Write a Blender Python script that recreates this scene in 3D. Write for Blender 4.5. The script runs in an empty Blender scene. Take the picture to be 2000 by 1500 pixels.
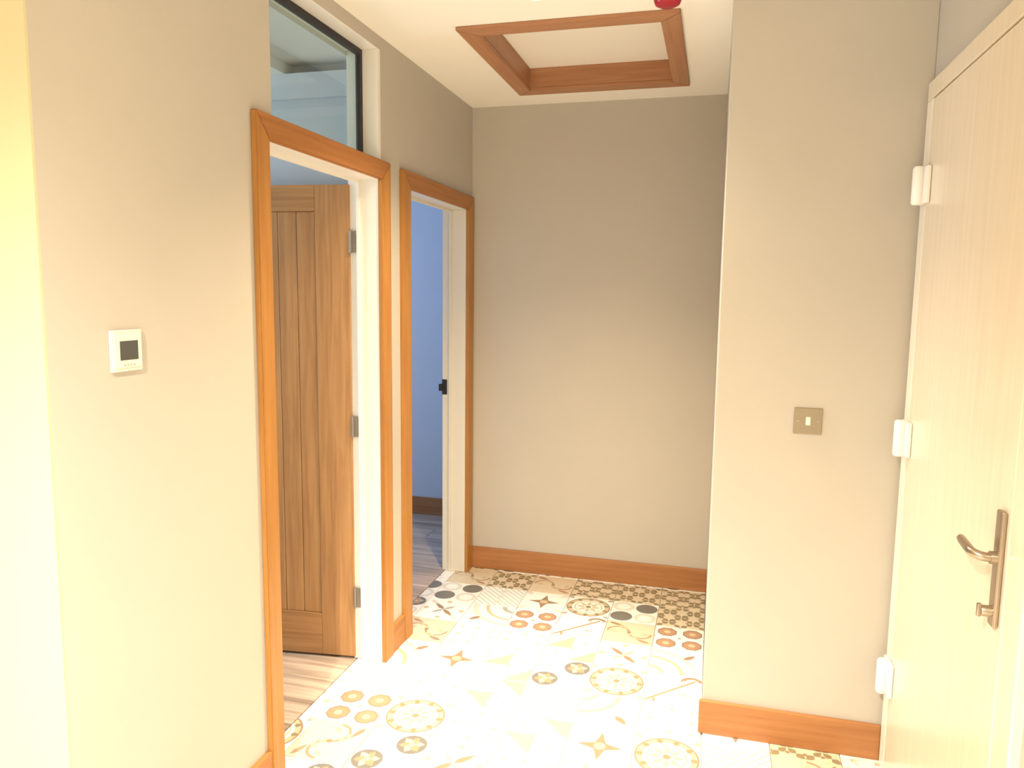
import bpy, bmesh, math, random
from mathutils import Vector, Matrix
random.seed(7)
S = bpy.context.scene
C = S.collection
PI = math.pi

# ---------------------------------------------------------------- camera
YAW, PIT, ROL = 0.2605, 0.1192, 0.0120
CAM = Vector((1.2523, 0.0, 1.5))
fw = Vector((-math.sin(YAW)*math.cos(PIT), math.cos(YAW)*math.cos(PIT), -math.sin(PIT)))
rt = Vector((math.cos(YAW), math.sin(YAW), 0))
up = rt.cross(fw)
r2 = rt*math.cos(ROL) + up*math.sin(ROL)
u2 = -rt*math.sin(ROL) + up*math.cos(ROL)
cd = bpy.data.cameras.new('camera'); co = bpy.data.objects.new('camera', cd); C.objects.link(co)
cd.sensor_width = 36.0; cd.lens = 1475.96/2000*36.0; cd.clip_start = 0.02
co.matrix_world = Matrix(((r2.x, u2.x, -fw.x, CAM.x), (r2.y, u2.y, -fw.y, CAM.y), (r2.z, u2.z, -fw.z, CAM.z), (0, 0, 0, 1)))
S.camera = co

# ---------------------------------------------------------------- world, lamps, exposure
W = bpy.data.worlds.new('world'); S.world = W; W.use_nodes = True
W.node_tree.nodes['Background'].inputs[0].default_value = (0.75, 0.85, 1.0, 1)
W.node_tree.nodes['Background'].inputs[1].default_value = 0.3
S.view_settings.view_transform = 'Standard'; S.view_settings.look = 'None'
S.view_settings.gamma = 1.0; S.view_settings.use_curve_mapping = False
S.view_settings.exposure = 0.0
WARM = (1.0, 0.81, 0.56)
ZC = 2.4475                                            # ceiling height
def spot(x, y, power, ang=150, blend=1.0, col=WARM):
    l = bpy.data.lights.new('downlight_lamp', 'SPOT'); l.energy = power; l.color = col
    l.spot_size = math.radians(ang); l.spot_blend = blend; l.shadow_soft_size = 0.035
    o = bpy.data.objects.new('downlight_lamp', l); o.location = (x, y, ZC-0.02); C.objects.link(o)
def area(loc, rot, sx, sy, power, col):
    l = bpy.data.lights.new('window_daylight', 'AREA'); l.shape = 'RECTANGLE'; l.size = sx; l.size_y = sy
    l.energy = power; l.color = col
    o = bpy.data.objects.new('window_daylight', l); o.location = loc; o.rotation_euler = rot; C.objects.link(o)
LAMPS = [(0.66, 2.47, 200, (1.0, 0.80, 0.52)), (0.66, 1.15, 12, (1.0, 0.80, 0.52)), (0.66, -0.35, 930, (0.98, 0.91, 0.765)), (-0.75, 0.45, 20, (1.0, 0.82, 0.55))]
for lx, ly, lp, lc in LAMPS: spot(lx, ly, lp, 120 if ly > 2 else 150, col=lc)
spot(0.66, 2.47, 500, 52, col=(1.0, 0.83, 0.58))            # bright middle of the nearest lamp's beam
area((-2.95, 1.7, 1.5), (0, -PI/2, 0), 1.2, 1.2, 62, (0.62, 0.80, 1.0))     # window of the first side room
area((-2.30, 4.0, 1.55), (0, -PI/2, 0), 1.5, 1.1, 32, (0.44, 0.62, 0.96))     # window of the second side room

# ---------------------------------------------------------------- materials
def lin(c):
    return tuple(((v/255)/12.92 if v/255 <= 0.04045 else (((v/255)+0.055)/1.055)**2.4) for v in c)
def mat(name, col, rough=0.6, metal=0.0, var=0.0, scale=8.0, bump=0.0, bscale=120.0, coat=0.0, emit=None):
    m = bpy.data.materials.new(name); m.use_nodes = True
    nt = m.node_tree; b = nt.nodes['Principled BSDF']
    b.inputs['Base Color'].default_value = (*col, 1); b.inputs['Roughness'].default_value = rough
    b.inputs['Metallic'].default_value = metal
    if coat: b.inputs['Coat Weight'].default_value = coat; b.inputs['Coat Roughness'].default_value = 0.15
    tc = nt.nodes.new('ShaderNodeTexCoord')
    if var:
        n = nt.nodes.new('ShaderNodeTexNoise'); n.inputs['Scale'].default_value = scale; n.inputs['Detail'].default_value = 5
        mx = nt.nodes.new('ShaderNodeMix'); mx.data_type = 'RGBA'
        mx.inputs['A'].default_value = (*[max(0, c*(1-var)) for c in col], 1)
        mx.inputs['B'].default_value = (*[min(1, c*(1+var)) for c in col], 1)
        nt.links.new(tc.outputs['Object'], n.inputs['Vector']); nt.links.new(n.outputs['Fac'], mx.inputs['Factor'])
        nt.links.new(mx.outputs['Result'], b.inputs['Base Color'])
    if bump:
        n2 = nt.nodes.new('ShaderNodeTexNoise'); n2.inputs['Scale'].default_value = bscale
        bp = nt.nodes.new('ShaderNodeBump'); bp.inputs['Strength'].default_value = bump; bp.inputs['Distance'].default_value = 0.002
        nt.links.new(tc.outputs['Object'], n2.inputs['Vector']); nt.links.new(n2.outputs['Fac'], bp.inputs['Height'])
        nt.links.new(bp.outputs['Normal'], b.inputs['Normal'])
    if emit:
        b.inputs['Emission Color'].default_value = (*emit[0], 1); b.inputs['Emission Strength'].default_value = emit[1]
    return m
def wood(name, c1, c2, axis='Z', rough=0.45, scale=1.0, rnd=0.0, coat=0.0):
    m = bpy.data.materials.new(name); m.use_nodes = True
    nt = m.node_tree; b = nt.nodes['Principled BSDF']; b.inputs['Roughness'].default_value = rough
    if coat: b.inputs['Coat Weight'].default_value = coat; b.inputs['Coat Roughness'].default_value = 0.25
    tc = nt.nodes.new('ShaderNodeTexCoord'); mp = nt.nodes.new('ShaderNodeMapping')
    sc = {'X': (1.2, 22, 22), 'Y': (22, 1.2, 22), 'Z': (22, 22, 1.2)}[axis]
    mp.inputs['Scale'].default_value = tuple(s*scale for s in sc)
    n = nt.nodes.new('ShaderNodeTexNoise'); n.inputs['Scale'].default_value = 2.2; n.inputs['Detail'].default_value = 7
    n.inputs['Distortion'].default_value = 0.7
    cr = nt.nodes.new('ShaderNodeValToRGB')
    cr.color_ramp.elements[0].position = 0.33; cr.color_ramp.elements[0].color = (*c1, 1)
    cr.color_ramp.elements[1].position = 0.68; cr.color_ramp.elements[1].color = (*c2, 1)
    nt.links.new(tc.outputs['Object'], mp.inputs['Vector'])
    if rnd:
        oi = nt.nodes.new('ShaderNodeObjectInfo'); ad = nt.nodes.new('ShaderNodeVectorMath'); ad.operation = 'SCALE'
        cb = nt.nodes.new('ShaderNodeCombineXYZ')
        for k in range(3): nt.links.new(oi.outputs['Random'], cb.inputs[k])
        ad.inputs['Scale'].default_value = 37.0
        nt.links.new(cb.outputs[0], ad.inputs[0]); nt.links.new(ad.outputs[0], mp.inputs['Location'])
    nt.links.new(mp.outputs[0], n.inputs['Vector']); nt.links.new(n.outputs['Fac'], cr.inputs['Fac'])
    out = cr.outputs['Color']
    if rnd:
        hs = nt.nodes.new('ShaderNodeHueSaturation'); mr = nt.nodes.new('ShaderNodeMapRange')
        mr.inputs['To Min'].default_value = 1-rnd; mr.inputs['To Max'].default_value = 1+rnd
        nt.links.new(oi.outputs['Random'], mr.inputs['Value']); nt.links.new(mr.outputs[0], hs.inputs['Value'])
        nt.links.new(out, hs.inputs['Color']); out = hs.outputs['Color']
    nt.links.new(out, b.inputs['Base Color'])
    bp = nt.nodes.new('ShaderNodeBump'); bp.inputs['Strength'].default_value = 0.12; bp.inputs['Distance'].default_value = 0.001
    nt.links.new(n.outputs['Fac'], bp.inputs['Height']); nt.links.new(bp.outputs['Normal'], b.inputs['Normal'])
    return m
M = {}
M['wall'] = mat('wall_paint', (0.52, 0.48, 0.42), 0.75, var=0.03, scale=5, bump=0.08)
M['ceil'] = mat('ceiling_paint', (0.92, 0.88, 0.80), 0.8, var=0.02, scale=4)
M['room_wall'] = mat('side_room_paint', (0.56, 0.60, 0.66), 0.75, var=0.03, scale=4)
M['room_ceil'] = mat('side_room_ceiling', (0.70, 0.72, 0.72), 0.8)
M['white'] = mat('white_gloss_paint', (0.86, 0.83, 0.78), 0.35)
M['oak'] = wood('oak_vertical', (0.37, 0.160, 0.034), (0.46, 0.215, 0.055), 'Z')
M['oak_y'] = wood('oak_along_y', (0.34, 0.132, 0.034), (0.43, 0.180, 0.052), 'Y')
M['oak_x'] = wood('oak_along_x', (0.34, 0.135, 0.045), (0.43, 0.190, 0.066), 'X')
M['hatch_y'] = wood('hatch_oak_y', (0.36, 0.160, 0.075), (0.45, 0.215, 0.105), 'Y')
M['hatch_x'] = wood('hatch_oak_x', (0.36, 0.160, 0.075), (0.45, 0.215, 0.105), 'X')
M['oak_door'] = wood('oak_door', (0.37, 0.18, 0.070), (0.50, 0.27, 0.11), 'Z', rough=0.5)
M['oak_door_x'] = wood('oak_door_rail', (0.37, 0.18, 0.070), (0.50, 0.27, 0.11), 'X', rough=0.5)
M['plank'] = wood('plank_tile', (0.30, 0.225, 0.175), (0.60, 0.47, 0.37), 'X', rough=0.35, scale=0.6, rnd=0.22)
M['steel'] = mat('brushed_nickel', (0.42, 0.35, 0.28), 0.32, metal=1.0)
M['plate'] = mat('bronzed_nickel', (0.31, 0.26, 0.19), 0.38, metal=0.9)
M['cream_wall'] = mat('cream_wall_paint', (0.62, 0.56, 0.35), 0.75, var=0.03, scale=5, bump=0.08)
M['hinge'] = mat('dull_steel', (0.30, 0.27, 0.24), 0.45, metal=0.7)
M['black'] = mat('black_rubber', (0.018, 0.016, 0.02), 0.5)
M['plastic'] = mat('cream_plastic', (0.82, 0.78, 0.66), 0.4)
M['screen'] = mat('grey_lcd', (0.075, 0.075, 0.065), 0.25)
M['grey_print'] = mat('grey_print', (0.42, 0.40, 0.34), 0.5)
M['upvc'] = wood('cream_woodgrain_upvc', (0.76, 0.66, 0.52), (0.81, 0.71, 0.57), 'Z', rough=0.25, coat=0.5)
M['upvc_lit'] = mat('lit_cream_upvc', (0.82, 0.755, 0.65), 0.28)  # lit copy of the door's cream: strong light on the hinge post painted in
M['cream'] = mat('cream_gloss_paint', (0.74, 0.69, 0.58), 0.35)
M['upvc_white'] = mat('white_upvc', (0.86, 0.84, 0.80), 0.3)
M['red'] = mat('red_plastic', (0.36, 0.010, 0.028), 0.3)
M['lamp'] = mat('lamp_lens', (1, 1, 1), 0.4, emit=((1.0, 0.85, 0.62), 25.0))
M['grout'] = mat('grout', (0.55, 0.51, 0.45), 0.9)
TC = {'base': (0.84, 0.80, 0.73), 'warmbase': (0.64, 0.54, 0.39), 'dark': (0.17, 0.16, 0.14), 'terra': (0.42, 0.24, 0.15),
      'olive': (0.26, 0.21, 0.12), 'ochre': (0.54, 0.44, 0.28), 'grey': (0.38, 0.36, 0.31), 'pale': (0.66, 0.61, 0.52), 'brown': (0.30, 0.20, 0.13)}
for k, c in TC.items(): M['t_'+k] = mat('tile_print_'+k, c, 0.38, var=0.10, scale=60)
# window glass: clear pane, a little green
g = bpy.data.materials.new('clear_glass'); g.use_nodes = True
nt = g.node_tree; nt.nodes.clear()
o_ = nt.nodes.new('ShaderNodeOutputMaterial'); tr = nt.nodes.new('ShaderNodeBsdfTransparent'); gl = nt.nodes.new('ShaderNodeBsdfGlossy')
fr = nt.nodes.new('ShaderNodeFresnel'); mx = nt.nodes.new('ShaderNodeMixShader')
tr.inputs[0].default_value = (0.90, 0.95, 0.93, 1); gl.inputs['Roughness'].default_value = 0.03; fr.inputs[0].default_value = 1.5
ge = nt.nodes.new('ShaderNodeNewGeometry'); ml = nt.nodes.new('ShaderNodeMath'); ml.operation = 'MULTIPLY'
iv = nt.nodes.new('ShaderNodeMath'); iv.operation = 'SUBTRACT'; iv.inputs[0].default_value = 1.0
nt.links.new(ge.outputs['Backfacing'], iv.inputs[1]); nt.links.new(iv.outputs[0], ml.inputs[0]); nt.links.new(fr.outputs[0], ml.inputs[1])
nt.links.new(ml.outputs[0], mx.inputs[0]); nt.links.new(tr.outputs[0], mx.inputs[1]); nt.links.new(gl.outputs[0], mx.inputs[2]); nt.links.new(mx.outputs[0], o_.inputs[0])
M['glass'] = g

# ---------------------------------------------------------------- helpers
class MB:
    def __init__(s): s.bm = bmesh.new()
    def box(s, x0, x1, y0, y1, z0, z1, bev=0.0, seg=2):
        b = bmesh.new(); bmesh.ops.create_cube(b, size=1.0)
        for v in b.verts:
            v.co = Vector((x0+(v.co.x+.5)*(x1-x0), y0+(v.co.y+.5)*(y1-y0), z0+(v.co.z+.5)*(z1-z0)))
        if bev: bmesh.ops.bevel(b, geom=list(b.edges), offset=bev, segments=seg, profile=0.6, affect='EDGES')
        s.merge(b); return s
    def merge(s, b, mtx=None):
        if mtx: bmesh.ops.transform(b, matrix=mtx, verts=b.verts)
        me = bpy.data.meshes.new('tmp'); b.to_mesh(me); b.free(); s.bm.from_mesh(me); bpy.data.meshes.remove(me); return s
    def prism(s, pts, axis, a0, a1, bev=0.0):
        """polygon in the plane normal to axis, extruded a0..a1; pts are the two other coordinates in xyz order"""
        b = bmesh.new()
        def mk(p, a): return {'x': (a, p[0], p[1]), 'y': (p[0], a, p[1]), 'z': (p[0], p[1], a)}[axis]
        v0 = [b.verts.new(mk(p, a0)) for p in pts]; v1 = [b.verts.new(mk(p, a1)) for p in pts]
        b.faces.new(v0); b.faces.new(v1[::-1])
        n = len(pts)
        for i in range(n): b.faces.new((v0[i], v1[i], v1[(i+1) % n], v0[(i+1) % n]))
        bmesh.ops.recalc_face_normals(b, faces=b.faces)
        if bev: bmesh.ops.bevel(b, geom=list(b.edges), offset=bev, segments=2, affect='EDGES')
        return s.merge(b)
    def lathe(s, prof, n=40, mtx=None):
        """prof: (r, z) list from top to bottom, closed on the axis when r is 0"""
        b = bmesh.new(); rings = []
        for r, z in prof:
            rings.append([b.verts.new((0, 0, z))] if r == 0 else [b.verts.new((r*math.cos(2*PI*k/n), r*math.sin(2*PI*k/n), z)) for k in range(n)])
        for A, B in zip(rings, rings[1:]):
            for k in range(n):
                q = [A[k % len(A)], A[(k+1) % len(A)], B[(k+1) % len(B)], B[k % len(B)]]
                q = [v for i, v in enumerate(q) if v not in q[:i]]
                if len(q) > 2: b.faces.new(q)
        bmesh.ops.recalc_face_normals(b, faces=b.faces)
        return s.merge(b, mtx)
    def tube(s, path, radii, n=20, flat=1.0):
        b = bmesh.new(); P = [Vector(p) for p in path]; rings = []
        for i, p in enumerate(P):
            t = (P[min(i+1, len(P)-1)]-P[max(i-1, 0)]).normalized()
            a = Vector((0, 0, 1)); a = (a-t*a.dot(t)).normalized(); c = t.cross(a)
            r = radii[i] if isinstance(radii, (list, tuple)) else radii
            rings.append([b.verts.new(p+a*r*math.cos(2*PI*k/n)+c*r*flat*math.sin(2*PI*k/n)) for k in range(n)])
        for A, B in zip(rings, rings[1:]):
            for k in range(n): b.faces.new((A[k], A[(k+1) % n], B[(k+1) % n], B[k]))
        b.faces.new(rings[0]); b.faces.new(rings[-1])
        bmesh.ops.recalc_face_normals(b, faces=b.faces)
        return s.merge(b)
ORG = {}
def tag(o, label=None, cat=None, group=None, kind=None):
    for k, v in (('label', label), ('category', cat), ('group', group), ('kind', kind)):
        if v: o[k] = v
    return o
def empty(name, loc, rz=0.0):
    o = bpy.data.objects.new(name, None); o.empty_display_size = 0.1; o.location = loc; o.rotation_euler = (0, 0, rz)
    C.objects.link(o); ORG[o.name] = Vector(loc) if not rz else Vector((0, 0, 0)); return o
def obj(name, mb, m, parent=None, smooth=False):
    """links the mesh; vertices are given in world coordinates (local ones under a turned Empty)"""
    me = bpy.data.meshes.new(name)
    if parent is not None:
        off = ORG.get(parent.name, Vector((0, 0, 0)))
    else:
        bb = [v.co for v in mb.bm.verts]
        off = Vector([(min(c[i] for c in bb)+max(c[i] for c in bb))/2 for i in range(2)]+[min(c[2] for c in bb)])
    for v in mb.bm.verts: v.co -= off
    mb.bm.to_mesh(me); mb.bm.free()
    for k in (m if isinstance(m, (list, tuple)) else [m]): me.materials.append(M[k])
    if smooth:
        me.shade_smooth()
        try: me.set_sharp_from_angle(angle=math.radians(35))
        except Exception: pass
    o = bpy.data.objects.new(name, me); C.objects.link(o)
    if parent is None: o.location = off
    else: o.parent = parent
    ORG[o.name] = off
    return o
def struct(name, mb, m, label=None, parent=None):
    o = obj(name, mb, m, parent)
    if parent is None: tag(o, label, kind='structure')
    return o

# ---------------------------------------------------------------- room shell
XR = 1.8475; YB = 3.843; XC = 1.2666; YC = 2.5547; YL = 1.183; T = 0.12
A0, A1 = 1.945, 2.697         # first doorway between linings
B0, B1 = 2.975, 3.742         # second doorway
HD = 1.945                    # structural top of the doorways (lining underside at 1.92)
LN = 0.025
TT = 2.395                    # top of glazed opening
w = MB()
ox0, ox1 = -T, 0
w.box(ox0, ox1, YL, A0-LN, 0, ZC)
w.box(ox0, ox1, A0-LN, A1+LN, TT+0.004, ZC)
w.box(-0.006, ox1, A0-LN, 1.986, 1.973, TT+0.004)       # plaster return beside the glass
w.box(ox0, ox1, A1+LN, B0-LN, 0, ZC)
w.box(ox0, ox1, B0-LN, B1+LN, HD, ZC)
w.box(ox0, ox1, B1+LN, 4.8, 0, ZC)
struct('wall_left', w, 'wall', 'warm beige painted wall with two doorways on the left')
struct('wall_back', MB().box(0, XR+0.15, YB, YB+0.12, 0, ZC), 'wall', 'beige end wall of the hall')
struct('wall_alcove', MB().box(XC, XR, YC, YB, 0, ZC, 0.003), 'wall', 'beige boxed-out wall holding the light switch')
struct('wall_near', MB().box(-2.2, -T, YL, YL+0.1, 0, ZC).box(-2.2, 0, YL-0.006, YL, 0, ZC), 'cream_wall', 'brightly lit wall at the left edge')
struct('wall_side', MB().box(-2.3, -2.2, -1.7, YL+0.1, 0, ZC), 'wall')
struct('wall_front', MB().box(-2.3, XR+0.15, -1.8, -1.7, 0, ZC), 'wall')
# right wall with a hole for the entrance door
DF, DN, DT = 2.468, 1.638, 2.066        # leaf far edge, near edge, top
FW = 0.062
w = MB()
w.box(XR, XR+0.15, -1.7, DN-FW-0.03, 0, ZC)
w.box(XR, XR+0.15, DN-FW-0.03, YC-0.02, DT+0.06, ZC)
w.box(XR, XR+0.15, YC-0.02, YB, 0, ZC)
struct('wall_right', w, 'wall', 'beige wall above and around the cream door')
# side rooms
w = MB()
w.box(-3.1, -3.0, 0.9, 4.9, 0, 2.46)
w.box(-3.0, -T, 2.775, 2.875, 0, 2.46)
w.box(-3.0, -T, 4.70, 4.80, 0, 2.46)
w.box(-3.0, -2.2, 1.183, 1.283, 0, 2.46)
struct('wall_rooms', w, 'room_wall', 'pale blue-grey walls of the side rooms')
# room linings facing the wall
w = MB()
for y0, y1, z0, z1 in ((YL+0.1, A0-LN, 0, ZC), (A1+LN, 2.775, 0, ZC), (2.875, B0-LN, 0, ZC), (B0-LN, B1+LN, HD, ZC), (B1+LN, 4.70, 0, ZC), (A0-LN, A1+LN, TT+0.004, ZC)):
    w.box(-T-0.006, -T, y0, y1, z0, z1)
struct('wall_rooms_inner', w, 'room_wall')
# ceiling with hatch hole
HX0, HX1, HY0, HY1 = 0.309, 1.099, 2.69, 3.612
hi = 0.07
w = MB()
w.box(-2.3, XR+0.15, -1.8, HY0+hi-0.01, ZC, ZC+0.14)
w.box(-T, XR+0.15, HY1-hi+0.01, 4.9, ZC, ZC+0.14)
w.box(-T, HX0+hi-0.01, HY0+hi-0.01, HY1-hi+0.01, ZC, ZC+0.14)
w.box(HX1-hi+0.01, XR+0.15, HY0+hi-0.01, HY1-hi+0.01, ZC, ZC+0.14)
struct('ceiling', w, 'ceil', 'cream painted hall ceiling')
w = MB()
w.box(-3.1, -0.40, 1.283, 2.775, 2.335, 2.46)
w.box(-0.40, -T-0.006, 1.283, 2.775, 2.378, 2.46)
w.box(-3.1, -T-0.006, 2.875, 4.70, 2.335, 2.46)
rc = struct('ceiling_rooms', w, 'room_ceil', 'pale grey ceiling of the side rooms')
struct('coving', MB().prism([(2.775, 2.3345), (2.715, 2.3345), (2.755, 2.25), (2.775, 2.25)], 'x', -3.0, -T-0.0065), 'room_wall', parent=rc)

# ---------------------------------------------------------------- floor: patchwork tiles and planks
fl = MB()
fl.box(-3.1, XR+0.2, -1.8, 4.9, -0.12, -0.0075)
floor = struct('floor', fl, 'grout', 'floor of cream patchwork patterned tiles')
ORGF = ORG[floor.name]
P = 0.22; PY = 0.2225; JO = 0.0011
def clip(poly, x0, x1, y0, y1):
    def cut(ps, ax, val, keep_less):
        out = []
        for i in range(len(ps)):
            a, b = ps[i], ps[(i+1) % len(ps)]
            ia = (a[ax] <= val) if keep_less else (a[ax] >= val); ib = (b[ax] <= val) if keep_less else (b[ax] >= val)
            if ia: out.append(a)
            if ia != ib:
                t = (val-a[ax])/(b[ax]-a[ax]); out.append((a[0]+t*(b[0]-a[0]), a[1]+t*(b[1]-a[1])))
        return out
    for ax, val, kl in ((0, x0, False), (0, x1, True), (1, y0, False), (1, y1, True)):
        poly = cut(poly, ax, val, kl)
        if len(poly) < 3: return []
    return poly
def circ(x, y, r, n=18, ry=None, rot=0.0):
    ry = ry or r
    out = []
    for k in range(n):
        a = 2*PI*k/n; cx_, cy_ = r*math.cos(a), ry*math.sin(a)
        out.append((x+cx_*math.cos(rot)-cy_*math.sin(rot), y+cx_*math.sin(rot)+cy_*math.cos(rot)))
    return out
def band(x0, y0, x1, y1, w):
    d = math.hypot(x1-x0, y1-y0); nx, ny = -(y1-y0)/d*w/2, (x1-x0)/d*w/2
    return [(x0+nx, y0+ny), (x0-nx, y0-ny), (x1-nx, y1-ny), (x1+nx, y1+ny)]
def arc(x, y, r, w, a0, a1, n=10):
    out = []
    for k in range(n):
        p, q = a0+(a1-a0)*k/n, a0+(a1-a0)*(k+1)/n
        out.append([(x+(r-w/2)*math.cos(p), y+(r-w/2)*math.sin(p)), (x+(r+w/2)*math.cos(p), y+(r+w/2)*math.sin(p)),
                    (x+(r+w/2)*math.cos(q), y+(r+w/2)*math.sin(q)), (x+(r-w/2)*math.cos(q), y+(r-w/2)*math.sin(q))])
    return out
def leaf(x, y, l, w, rot): return [(x+a*math.cos(rot)-b*math.sin(rot), y+a*math.sin(rot)+b*math.cos(rot)) for a, b in ((0, 0), (l*.3, -w*.5), (l*.65, -w*.4), (l, 0), (l*.65, w*.4), (l*.3, w*.5))]
def p_discs():
    L = [('dark', circ(.75, .75, .235)), ('dark', circ(.25, .25, .235)), ('pale', circ(.25, .75, .235)), ('pale', circ(.75, .25, .235)),
         ('base', circ(.25, .75, .15)), ('base', circ(.75, .25, .15))]
    return 'base', L
def p_mottled():
    L = []
    for a in (.25, .75):
        L += [('dark', circ(a, a, .235))]
        L += [('terra' if k % 2 else 'grey', leaf(a, a, .20, .13, k*PI/3+.3)) for k in range(6)]
        L += [('ochre', circ(a, a, .05, 8)), ('pale', circ(1-a, a, .22)), ('base', circ(1-a, a, .15))]
    return 'base', L
def p_rosette():
    L = [('brown', circ(.5, .5, .48, 28)), ('ochre', circ(.5, .5, .45, 28)), ('base', circ(.5, .5, .36, 28)), ('ochre', circ(.5, .5, .31, 20)), ('base', circ(.5, .5, .28, 20))]
    for k in range(10): L.append(('olive', leaf(.5+.34*math.cos(k*PI/5), .5+.34*math.sin(k*PI/5), .13, .10, k*PI/5)))
    for k in range(8): L.append(('ochre', leaf(.5+.07*math.cos(k*PI/4), .5+.07*math.sin(k*PI/4), .2, .09, k*PI/4)))
    L.append(('olive', circ(.5, .5, .06, 12)))
    for a, b, r in ((0, 0, .25), (1, 0, .75), (1, 1, 1.25), (0, 1, 1.75)): L.append(('grey', leaf(a, b, .17, .1, r*PI)))
    return 'base', L
def p_sail():
    L = [('terra', band(.02, .02, .86, .86, .05))]
    L += [('brown', q) for q in arc(.80, .78, .17, .075, .1*PI, .95*PI, 8)]
    for t in (.2, .36, .52, .68): L.append(('grey', band(t, t+.04, t-.03, t+.17, .02)))
    L += [('terra', q) for q in arc(.05, .05, .14, .05, -.5*PI, .2*PI, 5)]
    L += [('grey', circ(.66, .34, .045, 8)), ('grey', circ(.74, .32, .03, 8)), ('pale', leaf(.4, .1, .5, .08, .2))]
    return 'base', L
def p_octagon():
    L = []
    for a in (.25, .75):
        for b in (.25, .75):
            L += [('brown', circ(a, b, .205, 8, rot=PI/8)), ('terra', circ(a, b, .165, 8, rot=PI/8)), ('ochre', circ(a, b, .07, 8))]
    for a in (0, .5, 1):
        for b in (0, .5, 1): L.append(('grey', circ(a, b, .045, 6)))
    return 'base', L
def p_star():
    L = []
    for k in range(4):
        r = k*PI/2; L.append(('brown', [(.5, .5), (.5+.12*math.cos(r-PI/4), .5+.12*math.sin(r-PI/4)), (.5+.36*math.cos(r), .5+.36*math.sin(r)), (.5+.12*math.cos(r+PI/4), .5+.12*math.sin(r+PI/4))]))
    L.append(('ochre', circ(.5, .5, .09, 10)))
    for a, b, r in ((0, 0, .25), (1, 0, .75), (1, 1, 1.25), (0, 1, 1.75)): L += [('pale', leaf(a, b, .26, .13, r*PI)), ('grey', circ(a, b, .05, 8))]
    return 'base', L
def p_vine():
    L = []
    for a in range(4):
        for b in range(4):
            x, y = .125+a*.25, .125+b*.25; r = ((a+b) % 2)*PI/2+PI/4
            L += [('olive', leaf(x, y, .17, .12, r)), ('olive', leaf(x, y, .16, .11, r+PI))]
            L.append(('brown', circ(x+.125, y, .035, 6)))
    return 'warmbase', L
def p_scroll():
    L = []
    for q in (0, 1):
        L += [('terra', s) for s in arc(.28+.44*q, .5, .22, .045, q*PI, q*PI+PI, 9)]
    for k in range(6): L.append(('ochre', leaf(.12+.15*k, .5+.2*math.sin(k*1.3), .16, .085, .8*k)))
    L += [('brown', leaf(.05, .9, .32, .09, -.4)), ('terra', leaf(.95, .1, .32, .09, 2.7)), ('brown', circ(.5, .5, .045, 8))]
    return 'warmbase', L
def p_hatch():
    L = []
    for k in range(-6, 7): L.append(('grey', clip(band(.5+k*.15-.9, -.4, .5+k*.15+.9, 1.4, .018), 0, 1, 0, 1)))
    for k in range(3): L.append(('pale', circ(.2+.3*k, .5, .07, 8)))
    return 'base', [l for l in L if l[1]]
def p_pinwheel():
    L = []
    for a, b in ((0, 0), (.5, .5)): L += [('ochre', [(a, b), (a+.5, b), (a, b+.5)]), ('pale', [(a+.5, b+.06), (a+.5, b+.5), (a+.06, b+.5)])]
    L += [('grey', circ(.5, .5, .05, 8)), ('grey', circ(.75, .25, .04, 8)), ('grey', circ(.25, .75, .04, 8))]
    return 'base', L
def p_dots():
    L = []
    for a in range(3):
        for b in range(3):
            x, y = .17+a*.33, .17+b*.33
            L.append(('grey' if (a*b) % 2 else 'ochre', circ(x, y, .04, 8)))
            if (a+b) % 2 == 0: L += [('pale', leaf(x, y, .14, .06, k*PI/2+.4)) for k in range(2)]
    return 'base', L
def p_cross():
    L = [('pale', band(.1, .1, .9, .9, .09)), ('brown', leaf(.5, .5, .38, .11, PI*.25)), ('brown', leaf(.5, .5, .38, .11, PI*1.25)),
         ('grey', leaf(.5, .5, .3, .1, PI*.75)), ('grey', leaf(.5, .5, .3, .1, PI*1.75))]
    L += [('ochre', circ(a, b, .06, 8)) for a, b in ((.5, .1), (.1, .5), (.9, .5), (.5, .9))]
    return 'base', L
def p_bloom():
    L = []
    for k in range(6): L += [('dark', circ(.5+.22*math.cos(k*PI/3), .5+.22*math.sin(k*PI/3), .17, 12))]
    L += [('grey', leaf(.5, .5, .3, .09, k*PI/3)) for k in range(6)] + [('base', circ(.5, .5, .07, 10))]
    for a, b in ((0, 0), (1, 0), (0, 1), (1, 1)): L.append(('pale', clip(circ(a, b, .16, 12), 0, 1, 0, 1)))
    return 'base', L
def p_quarter():
    L = []
    for r, c in ((.95, 'pale'), (.82, 'base'), (.66, 'ochre'), (.58, 'base'), (.3, 'grey'), (.2, 'base')):
        q = clip(circ(0, 0, r, 40), 0, 1, 0, 1)
        L.append((c, q))
    L.append(('brown', leaf(.62, .62, .3, .12, PI/4)))
    return 'base', L
PAT = dict(discs=p_discs, mottled=p_mottled, rosette=p_rosette, sail=p_sail, octagon=p_octagon, star=p_star, vine=p_vine, scroll=p_scroll, hatch=p_hatch,
           pinwheel=p_pinwheel, dots=p_dots, cross=p_cross, bloom=p_bloom, quarter=p_quarter)
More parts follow.
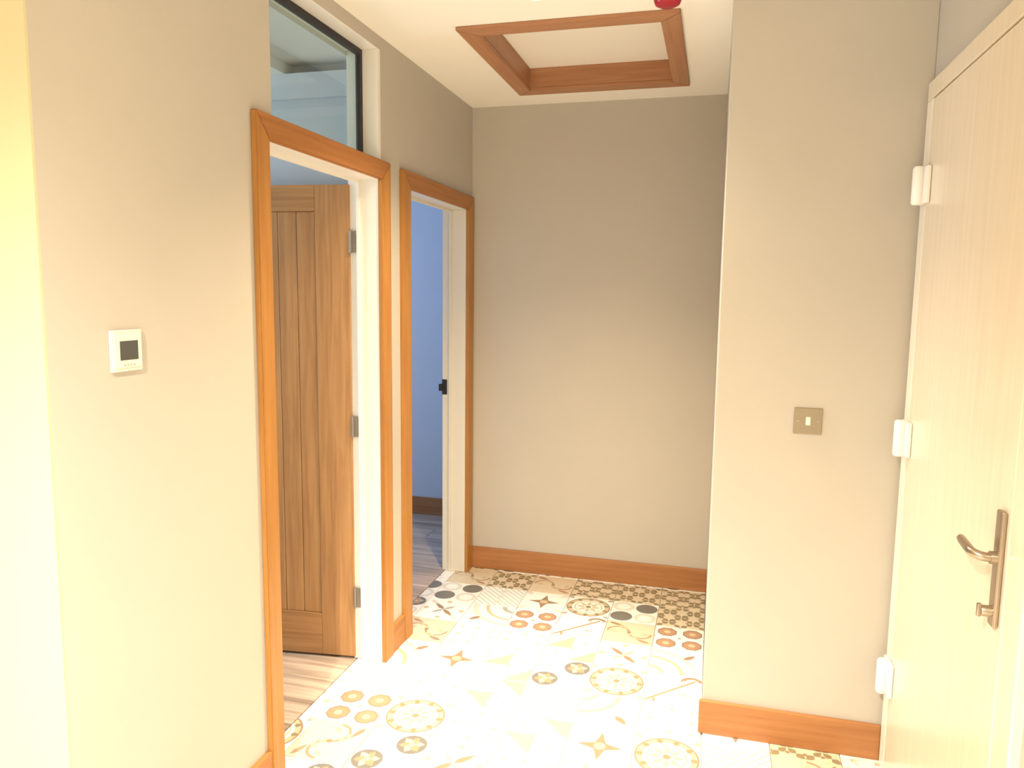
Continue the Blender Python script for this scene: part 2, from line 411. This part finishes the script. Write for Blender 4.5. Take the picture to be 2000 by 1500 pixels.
GRID = {-1: ['scroll', 'vine', 'scroll', 'vine', 'vine', 'vine', 'vine'],
        0: ['discs', 'hatch', 'star', 'rosette', 'discs', 'vine', 'vine'],
        1: ['cross', 'quarter', 'octagon', 'sail', 'scroll', 'octagon', 'dots'],
        2: ['scroll', 'dots', 'dots', 'pinwheel', 'cross', 'quarter', 'dots'],
        3: ['quarter', 'star', 'pinwheel', 'mottled', 'rosette', 'sail', 'star'],
        4: ['hatch', 'dots', 'pinwheel', 'hatch', 'quarter', 'dots', 'star', 'vine', 'dots'],
        5: ['octagon', 'rosette', 'dots', 'pinwheel', 'star', 'rosette', 'hatch', 'scroll', 'bloom'],
        6: ['scroll', 'mottled', 'cross', 'dots', 'quarter', 'octagon', 'sail', 'pinwheel', 'dots']}
keys = list(PAT)
cache = {}
def tile_mesh(pat, rot, x0, x1, y0, y1):
    """x0..y1: the kept part of the tile in metres, measured from its lower-left corner"""
    base, L = PAT[pat]()
    def tr(p):
        x, y = p[0]-.5, p[1]-.5
        for _ in range(rot): x, y = -y, x
        return ((x+.5)*P, (y+.5)*PY)
    x0 += JO; y0 += JO; x1 -= JO; y1 -= JO
    vs, fs, ms = [], [], []; used = ['t_'+base]
    def add(poly, z, key):
        if key not in used: used.append(key)
        n0 = len(vs); vs.extend((a, b, z) for a, b in poly); fs.append(list(range(n0, n0+len(poly)))); ms.append(used.index(key))
    bv = 0.0012
    top = [(x0+bv, y0+bv), (x1-bv, y0+bv), (x1-bv, y1-bv), (x0+bv, y1-bv)]; mid = [(x0, y0), (x1, y0), (x1, y1), (x0, y1)]
    add(top, 0, 't_'+base)
    n0 = len(vs); vs.extend((a, b, -bv) for a, b in mid); vs.extend((a, b, -0.0078) for a, b in mid)
    for i in range(4):
        j = (i+1) % 4
        fs.append([n0+i, n0+j, j, i]); ms.append(0); fs.append([n0+4+i, n0+4+j, n0+j, n0+i]); ms.append(0)
    for k, (c, poly) in enumerate(L):
        q = clip([tr(p) for p in poly], x0+bv, x1-bv, y0+bv, y1-bv)
        if len(q) >= 3: add(q, 0.00004*(k+1) if k < 10 else 0.0004+0.00001*k, 't_'+c)
    me = bpy.data.meshes.new('tile'); me.from_pydata(vs, [], fs); me.polygons.foreach_set('material_index', ms)
    for u in used: me.materials.append(M[u])
    me.update(); return me
XF0 = -0.112                                          # threshold line under the doors
regions_x1 = lambda yy: XR-0.002
for r in range(-2, 15):
    yt = 3.59-PY*r; yb_ = yt-PY
    for i in range(-1, 9):
        xl = -0.05+P*i
        pat = GRID.get(r, [])[i] if (r in GRID and 0 <= i < len(GRID[r])) else random.choice(keys)
        rot = 0 if pat in ('discs', 'mottled', 'sail') else random.randrange(4)
        x0, x1, y0, y1 = xl, xl+P, yb_, yt
        lim_x0 = XF0 if y0 >= A0-0.3 else -0.001
        if y1 <= YL: lim_x0 = -0.26
        x0 = max(x0, lim_x0); x1 = min(x1, XR-0.001)
        y1 = min(y1, YB-0.001); y0 = max(y0, 0.3)
        if x1 > XC+0.01 and x0 >= XC-0.01: y1 = min(y1, YC-0.001)
        elif x1 > XC and y1 > YC: x1 = min(x1, XC-0.001)
        # keep clear of the wall itself between the doorways
        if x0 < 0 and y1 > YL:
            ins = any(a <= (y0+y1)/2 <= b for a, b in ((A0-.12, A1+.12), (B0-.12, B1+.12)))
            if not ins: x0 = max(x0, 0.001)
        if x1-x0 < 0.02 or y1-y0 < 0.02: continue
        full = abs(x1-x0-P) < 1e-6 and abs(y1-y0-PY) < 1e-6
        key = (pat, rot)
        if full:
            if key not in cache: cache[key] = tile_mesh(pat, rot, 0, P, 0, PY)
            me = cache[key]
        else: me = tile_mesh(pat, rot, x0-xl, x1-xl, y0-yb_, y1-yb_)
        o = bpy.data.objects.new('tile', me); C.objects.link(o); o.parent = floor
        o.location = Vector((xl, yb_, 0))-ORGF
# plain tiled area beyond the patchwork that the photograph does not show
obj('plain_area', MB().box(-2.2, -0.27, -1.7, YL-0.001, -0.0078, 0), 't_base', floor)
obj('plain_area', MB().box(-0.26, XR, -1.7, 0.298, -0.0078, 0), 't_base', floor)
# planks in the side rooms
PW, PL = 0.152, 0.92
pm = bpy.data.meshes.new('plank')
def plank(x0, x1, y0, y1):
    m_ = MB().box(x0, x1, y0, y1, -0.0078, 0.0, 0.0015, 1)
    for v in m_.bm.verts: v.co -= Vector(((x0+x1)/2, (y0+y1)/2, 0))
    me = bpy.data.meshes.new('plank'); m_.bm.to_mesh(me); m_.bm.free(); me.materials.append(M['plank'])
    o = bpy.data.objects.new('plank', me); C.objects.link(o); o.parent = floor; o.location = Vector(((x0+x1)/2, (y0+y1)/2, 0))-ORGF
for ya, yz in ((1.285, 2.773), (2.877, 4.698)):
    y = ya; k = 0
    while y < yz-0.01:
        y1 = min(y+PW, yz); x = XF0-0.003-(0.30+0.37*(k % 3))
        segs = [(x, XF0-0.003)]
        while x > -2.0: segs.append((max(x-PL, -2.99), x)); x -= PL
        for a, b in segs: plank(a+0.001, b-0.001, y+0.001, y1-0.001)
        y = y1; k += 1

# ---------------------------------------------------------------- skirting
SK, ST = 0.118, 0.016
def skirt(name, x0, x1, y0, y1, m, label=None):
    return struct(name, MB().box(x0, x1, y0, y1, 0.0006, SK, 0.003), m, label)
FA0, FA1, FB0, FB1 = 1.880, 2.772, 2.897, 3.824      # outer edges of the architraves
bl = skirt('baseboard_left', 0, ST, YL+0.002, FA0, 'oak_y', 'oak skirting board left of the first door frame')
skirt('baseboard_middle', 0, ST, FA1, FB0, 'oak_y', 'short oak skirting board between the door frames')
skirt('baseboard_back', 0.0, XC, YB-ST, YB, 'oak_x', 'reddish oak skirting board along the end wall')
skirt('baseboard_alcove', XC-0.012, XR-0.018, YC-ST, YC, 'oak_x', 'oak skirting board under the light switch')
skirt('baseboard_room', -3.0, -T-0.01, 4.70-ST, 4.70, 'oak_x', 'dark skirting board in the blue room')

# ---------------------------------------------------------------- door frames (architrave legs mitred to a head)
def casing(name, o0, o1, i0, i1, zi, zo, label, m_leg='oak'):
    t = empty(name, (0, (o0+o1)/2, 0)); tag(t, label, kind='structure')
    th = 0.019
    def slab(pts, m):
        return MB().prism(pts, 'x', 0.0, th, 0.0025)
    obj('leg', slab([(o0, 0.0006), (i0, 0.0006), (i0, zi), (o0, zo)], m_leg), 'oak', t)
    obj('leg', slab([(i1, 0.0006), (o1, 0.0006), (o1, zo), (i1, zi)], m_leg), 'oak', t)
    obj('head', slab([(o0, zo), (i0, zi), (i1, zi), (o1, zo)], m_leg), 'oak_y', t)
    return t
ZI, ZO = 1.922, 1.993
casing('trim_1', FA0, FA1, A0, A1-0.004, ZI, ZO, 'orange oak architrave around the nearer doorway')
casing('trim_2', FB0, FB1, B0, B1, ZI, ZO, 'oak architrave around the farther doorway by the corner')
# white linings
def lining(name, y0, y1, z1, label, transom=False, mk='white'):
    t = empty(name, (0, (y0+y1)/2, 0)); tag(t, label, kind='structure')
    xa, xb = -T-0.006, 0.001
    top = TT if transom else z1
    obj('jamb', MB().box(xa, xb-(0.0075 if transom else 0), y0-LN+0.001, y0, 0.0006, top, 0.0015), mk, t)
    obj('jamb', MB().box(xa, xb, y1, y1+LN-0.001, 0.0006, top, 0.0015), mk, t)
    obj('head', MB().box(xa, xb, y0, y1, z1, z1+0.024, 0.0015), mk, t)
    # planted stop that the leaf closes against
    obj('stop', MB().box(-0.088, -0.076, y0, y0+0.012, 0.0006, z1, 0.001), mk, t)
    obj('stop', MB().box(-0.088, -0.076, y1-0.012, y1, 0.0006, z1, 0.001), mk, t)
    obj('stop', MB().box(-0.088, -0.076, y0+0.012, y1-0.012, z1-0.012, z1, 0.001), mk, t)
    return t
lining('trim_3', A0, A1, ZI, 'white lining inside the nearer doorway', True)
t4 = lining('trim_4', B0, B1, ZI, 'cream lining inside the farther doorway', mk='cream')
s = obj('strike_plate', MB().box(-0.128, -0.10, B1-0.003, B1+0.0005, 0.965, 1.045, 0.001), 'black', t4)
obj('lip', MB().box(-0.141, -0.124, B1-0.020, B1-0.001, 0.985, 1.022, 0.004), 'black', t4)

# ---------------------------------------------------------------- glazed panel over the first doorway
wn = empty('window_1', (0, (A0+A1)/2, ZO)); tag(wn, 'fixed glass panel with black seal above the nearer doorway', kind='structure')
gy0, gy1, gz0, gz1 = A0+0.001, A1+0.023, ZI+0.026, TT+0.023
obj('reveal', MB().box(-T-0.006, 0.0005, A0-LN+0.001, A1+LN-0.001, TT, TT+0.0035), 'white', wn)
obj('sill', MB().box(-T-0.006, 0.001, A0+0.001, A1-0.001, ZI+0.0245, ZI+0.045), 'white', wn)
zs0, zs1 = ZI+0.046, TT-0.001
sw = 0.022
GX = 0.022                                             # the glass line sits this much nearer the hall
obj('seal', MB().box(-0.10+GX, -0.082+GX, A1-sw, A1-0.001, zs0, zs1), 'black', wn)
obj('seal', MB().box(-0.10+GX, -0.082+GX, A0+0.001, A0+sw, zs0, zs1), 'black', wn)
obj('seal', MB().box(-0.10+GX, -0.082+GX, A0+sw, A1-sw, zs1-sw, zs1), 'black', wn)
obj('seal', MB().box(-0.10+GX, -0.082+GX, A0+sw, A1-sw, zs0, zs0+sw), 'black', wn)
obj('pane', MB().box(-0.094+GX, -0.088+GX, A0+sw-0.004, A1-sw+0.004, zs0+sw-0.004, zs1-sw+0.004), 'glass', wn)

# ---------------------------------------------------------------- oak door standing open in the first side room
ang = math.radians(6.5)
DX, DY = -0.118, A1-0.008
d1 = empty('door_1', (DX, DY, 0.010), ang)
tag(d1, 'ledged oak door with upright boards standing open inside the nearer doorway', kind='structure')
# local frame: x runs from the hinge edge towards -x, front face towards -y
DW, DHt, DTk = 0.745, 1.896, 0.036
def dl(x0, x1, z0, z1, y0=-0.0, y1=DTk, bev=0.002): return MB().box(-x1, -x0, y0, y1, z0, z1, bev)
sx = 0.140
obj('stile', dl(0, sx, 0, DHt), 'oak_door', d1)
obj('stile', dl(DW-sx, DW, 0, DHt), 'oak_door', d1)
obj('rail', dl(sx+.0005, DW-sx-.0005, DHt-0.100, DHt), 'oak_door_x', d1)
obj('rail', dl(sx+.0005, DW-sx-.0005, 0, 0.175), 'oak_door_x', d1)
nb = 6; bw = (DW-2*sx-.002)/nb
for k in range(nb):
    obj('board', dl(sx+.001+k*bw+.0008, sx+.001+(k+1)*bw-.0008, 0.1755, DHt-0.1005, 0.006, DTk-0.006, 0.0035), 'oak_door', d1)
for z in (0.255, 0.96, 1.68):
    h = obj('hinge', MB().box(-0.001, 0.0015, 0.001, 0.033, z-0.042, z+0.042, 0.0006), 'hinge', d1)
    m_ = MB().lathe([(0, .043), (.0055, .042), (.0055, -.042), (0, -.043)], 14, Matrix.Translation((0.004, -0.004, z)))
    m_.box(0.002, 0.026, -0.0035, -0.0015, z-0.041, z+0.041, 0.0005)
    obj('knuckle', m_, 'hinge', h, True)

# ---------------------------------------------------------------- cream entrance door on the right
d2 = empty('door_2', (XR, (DF+DN)/2, 0)); tag(d2, 'cream wood-grain front door on the right with nickel lever handle', kind='structure')
xf = XR-0.020
obj('frame_post', MB().box(xf, XR+0.06, DF+0.004, YC-0.0205, 0.0006, DT+0.004, 0.004), 'upvc_lit', d2)
obj('frame_post', MB().box(xf, XR+0.06, DN-FW-0.028, DN-0.004, 0.0006, DT+0.004, 0.004), 'upvc', d2)
obj('frame_head', MB().box(xf, XR+0.06, DN-FW-0.028, YC-0.0205, DT+0.0045, DT+0.058, 0.004), 'upvc', d2)
obj('seal', MB().box(XR+0.004, XR+0.05, DN-0.0035, DF+0.0035, 0.008, DT+0.004), 'black', d2)
obj('leaf', MB().box(xf, XR+0.003, DN, DF, 0.008, DT-0.001, 0.003), 'upvc', d2)
for z in (1.823, 1.082, 0.327):
    m_ = MB().box(xf-0.014, xf-0.0005, DF-0.045, DF+0.04, z-0.052, z+0.052, 0.004)
    m_.lathe([(0, .056), (.013, .054), (.0165, .048), (.0165, -.048), (.013, -.054), (0, -.056)], 20, Matrix.Translation((xf-0.024, DF-0.002, z)))
    obj('hinge', m_, 'upvc_white', d2, True)
hb = obj('back_plate', MB().box(xf-0.011, xf-0.0003, 1.652, 1.685, 0.842, 1.082, 0.005, 3), 'steel', d2, True)
zl = 0.985; yl = 1.667
path = [(xf-0.010, yl, zl), (xf-0.030, yl, zl)]
for k in range(1, 9):
    a = k/8*PI/2; path.append((xf-0.030-0.022*math.sin(a), yl+0.022*(1-math.cos(a)), zl+0.00075*k))
for k in range(1, 7): path.append((xf-0.052+0.001*k, yl+0.022+0.013*k, zl+0.006))
rad = [0.0095]*(len(path)-1)+[0.0085]
m_ = MB().tube(path, rad, 20)
obj('lever', m_, 'steel', hb, True)
m_ = MB().lathe([(0, .012), (.013, .012), (.013, 0), (0, 0)], 24, Matrix.Translation((xf-0.010, yl, zl)) @ Matrix.Rotation(-PI/2, 4, 'Y'))
obj('collar', m_, 'steel', hb, True)
m_ = MB().lathe([(0, .020), (.010, .020), (.0115, .017), (.0115, 0), (0, 0)], 20, Matrix.Translation((xf-0.010, yl, 0.873)) @ Matrix.Rotation(-PI/2, 4, 'Y'))
m_.box(xf-0.037, xf-0.029, yl-0.004, yl+0.004, 0.860, 0.888, 0.002)
obj('thumb_turn', m_, 'steel', hb, True)

# ---------------------------------------------------------------- loft hatch
lh = empty('loft_hatch', ((HX0+HX1)/2, (HY0+HY1)/2, ZC)); tag(lh, 'oak-framed square loft hatch with a recessed cream panel in the ceiling', 'hatch')
za, zb = ZC-0.014, ZC+0.0
i0, i1, j0, j1 = HX0+hi, HX1-hi, HY0+hi+0.01, HY1-hi-0.01
def lf(pts, m): return obj('frame_board', MB().prism(pts, 'z', za, ZC-0.0003, 0.002), m, lh)
lf([(HX0, HY0), (HX1, HY0), (i1, j0), (i0, j0)], 'hatch_x')
lf([(HX0, HY1), (i0, j1), (i1, j1), (HX1, HY1)], 'hatch_x')
lf([(HX0, HY0), (i0, j0), (i0, j1), (HX0, HY1)], 'hatch_y')
lf([(HX1, HY0), (HX1, HY1), (i1, j1), (i1, j0)], 'hatch_y')
zt = ZC+0.10; q = 0.008
obj('side_board', MB().box(i0-q, i0, j0-q, j1+q, ZC, zt), 'hatch_y', lh)
obj('side_board', MB().box(i1, i1+q, j0-q, j1+q, ZC, zt), 'hatch_y', lh)
obj('side_board', MB().box(i0, i1, j0-q, j0, ZC, zt), 'hatch_x', lh)
obj('side_board', MB().box(i0, i1, j1, j1+q, ZC, zt), 'hatch_x', lh)
obj('panel', MB().box(i0, i1, j0, j1, ZC+0.085, ZC+0.1, 0.001), 'ceil', lh)

# ---------------------------------------------------------------- small fittings
# thermostat
th = empty('thermostat', (0, 1.383, 1.315)); tag(th, 'cream square thermostat with grey screen on the left wall', 'thermostat')
y0, y1, z0, z1 = 1.338, 1.428, 1.320, 1.411
obj('case', MB().box(0.0003, 0.008, y0, y1, z0, z1, 0.003, 3), 'plastic', th, True)
obj('face', MB().box(0.0078, 0.0105, y0+0.006, y1-0.004, z0+0.008, z1-0.006, 0.0016), 'plastic', th)
obj('screen', MB().box(0.0102, 0.0112, 1.359, 1.412, 1.345, 1.387, 0.0004), 'screen', th)
for k in range(4): obj('button', MB().box(0.0103, 0.0114, 1.368+0.0095*k, 1.3735+0.0095*k, 1.3325, 1.3355, 0.0004), 'grey_print', th)
# light switch
sw_ = empty('light_switch', (1.553, YC, 1.063)); tag(sw_, 'brushed metal light switch with one white rocker on the right wall', 'switch')
x0, x1, z0, z1 = 1.511, 1.596, 1.064, 1.148
obj('plate', MB().box(x0, x1, YC-0.006, YC-0.0003, z0, z1, 0.002, 2), 'plate', sw_)
m_ = MB().prism([(YC-0.0055, 1.092), (YC-0.0055, 1.120), (YC-0.0075, 1.119), (YC-0.0105, 1.094)], 'x', 1.5465, 1.5605, 0.001)
obj('rocker', m_, 'plastic', sw_)
for x in (x0+0.0125, x1-0.0125):
    obj('screw', MB().lathe([(0, .0012), (.0028, .0009), (.0032, 0), (0, 0)], 14, Matrix.Translation((x, YC-0.0058, 1.106)) @ Matrix.Rotation(PI/2, 4, 'X')), 'steel', sw_)
# red alarm beacon
rb = empty('alarm_beacon', (1.070, 2.497, ZC)); tag(rb, 'red round fire alarm beacon on the ceiling beside the loft hatch', 'alarm')
T_ = Matrix.Translation((1.070, 2.497, ZC))
obj('base', MB().lathe([(0, -0.0003), (.050, -.0003), (.052, -.004), (.052, -.022), (.048, -.026), (0, -.026)], 40, T_), 'red', rb, True)
obj('dome', MB().lathe([(0, -.0255), (.044, -.0255), (.043, -.043), (.038, -.054), (.027, -.060), (0, -.062)], 40, T_), 'red', rb, True)
# recessed downlights
for k, (lx, ly, lp, lc) in enumerate(LAMPS[:1]):      # the others are behind the camera
    lab = 'glowing round white downlight in the ceiling beside the loft hatch'
    dlt = empty('downlight', (lx, ly, ZC)); tag(dlt, lab, 'light')
    Tm = Matrix.Translation((lx, ly, ZC))
    obj('bezel', MB().lathe([(.030, -.0003), (.044, -.0003), (.044, -.003), (.040, -.006), (.032, -.006), (.030, -.0003)], 36, Tm), 'upvc_white', dlt, True)
    obj('lens', MB().lathe([(0, -.0005), (.0298, -.0005), (.0298, -.004), (.022, -.009), (0, -.011)], 32, Tm), 'lamp', dlt, True)
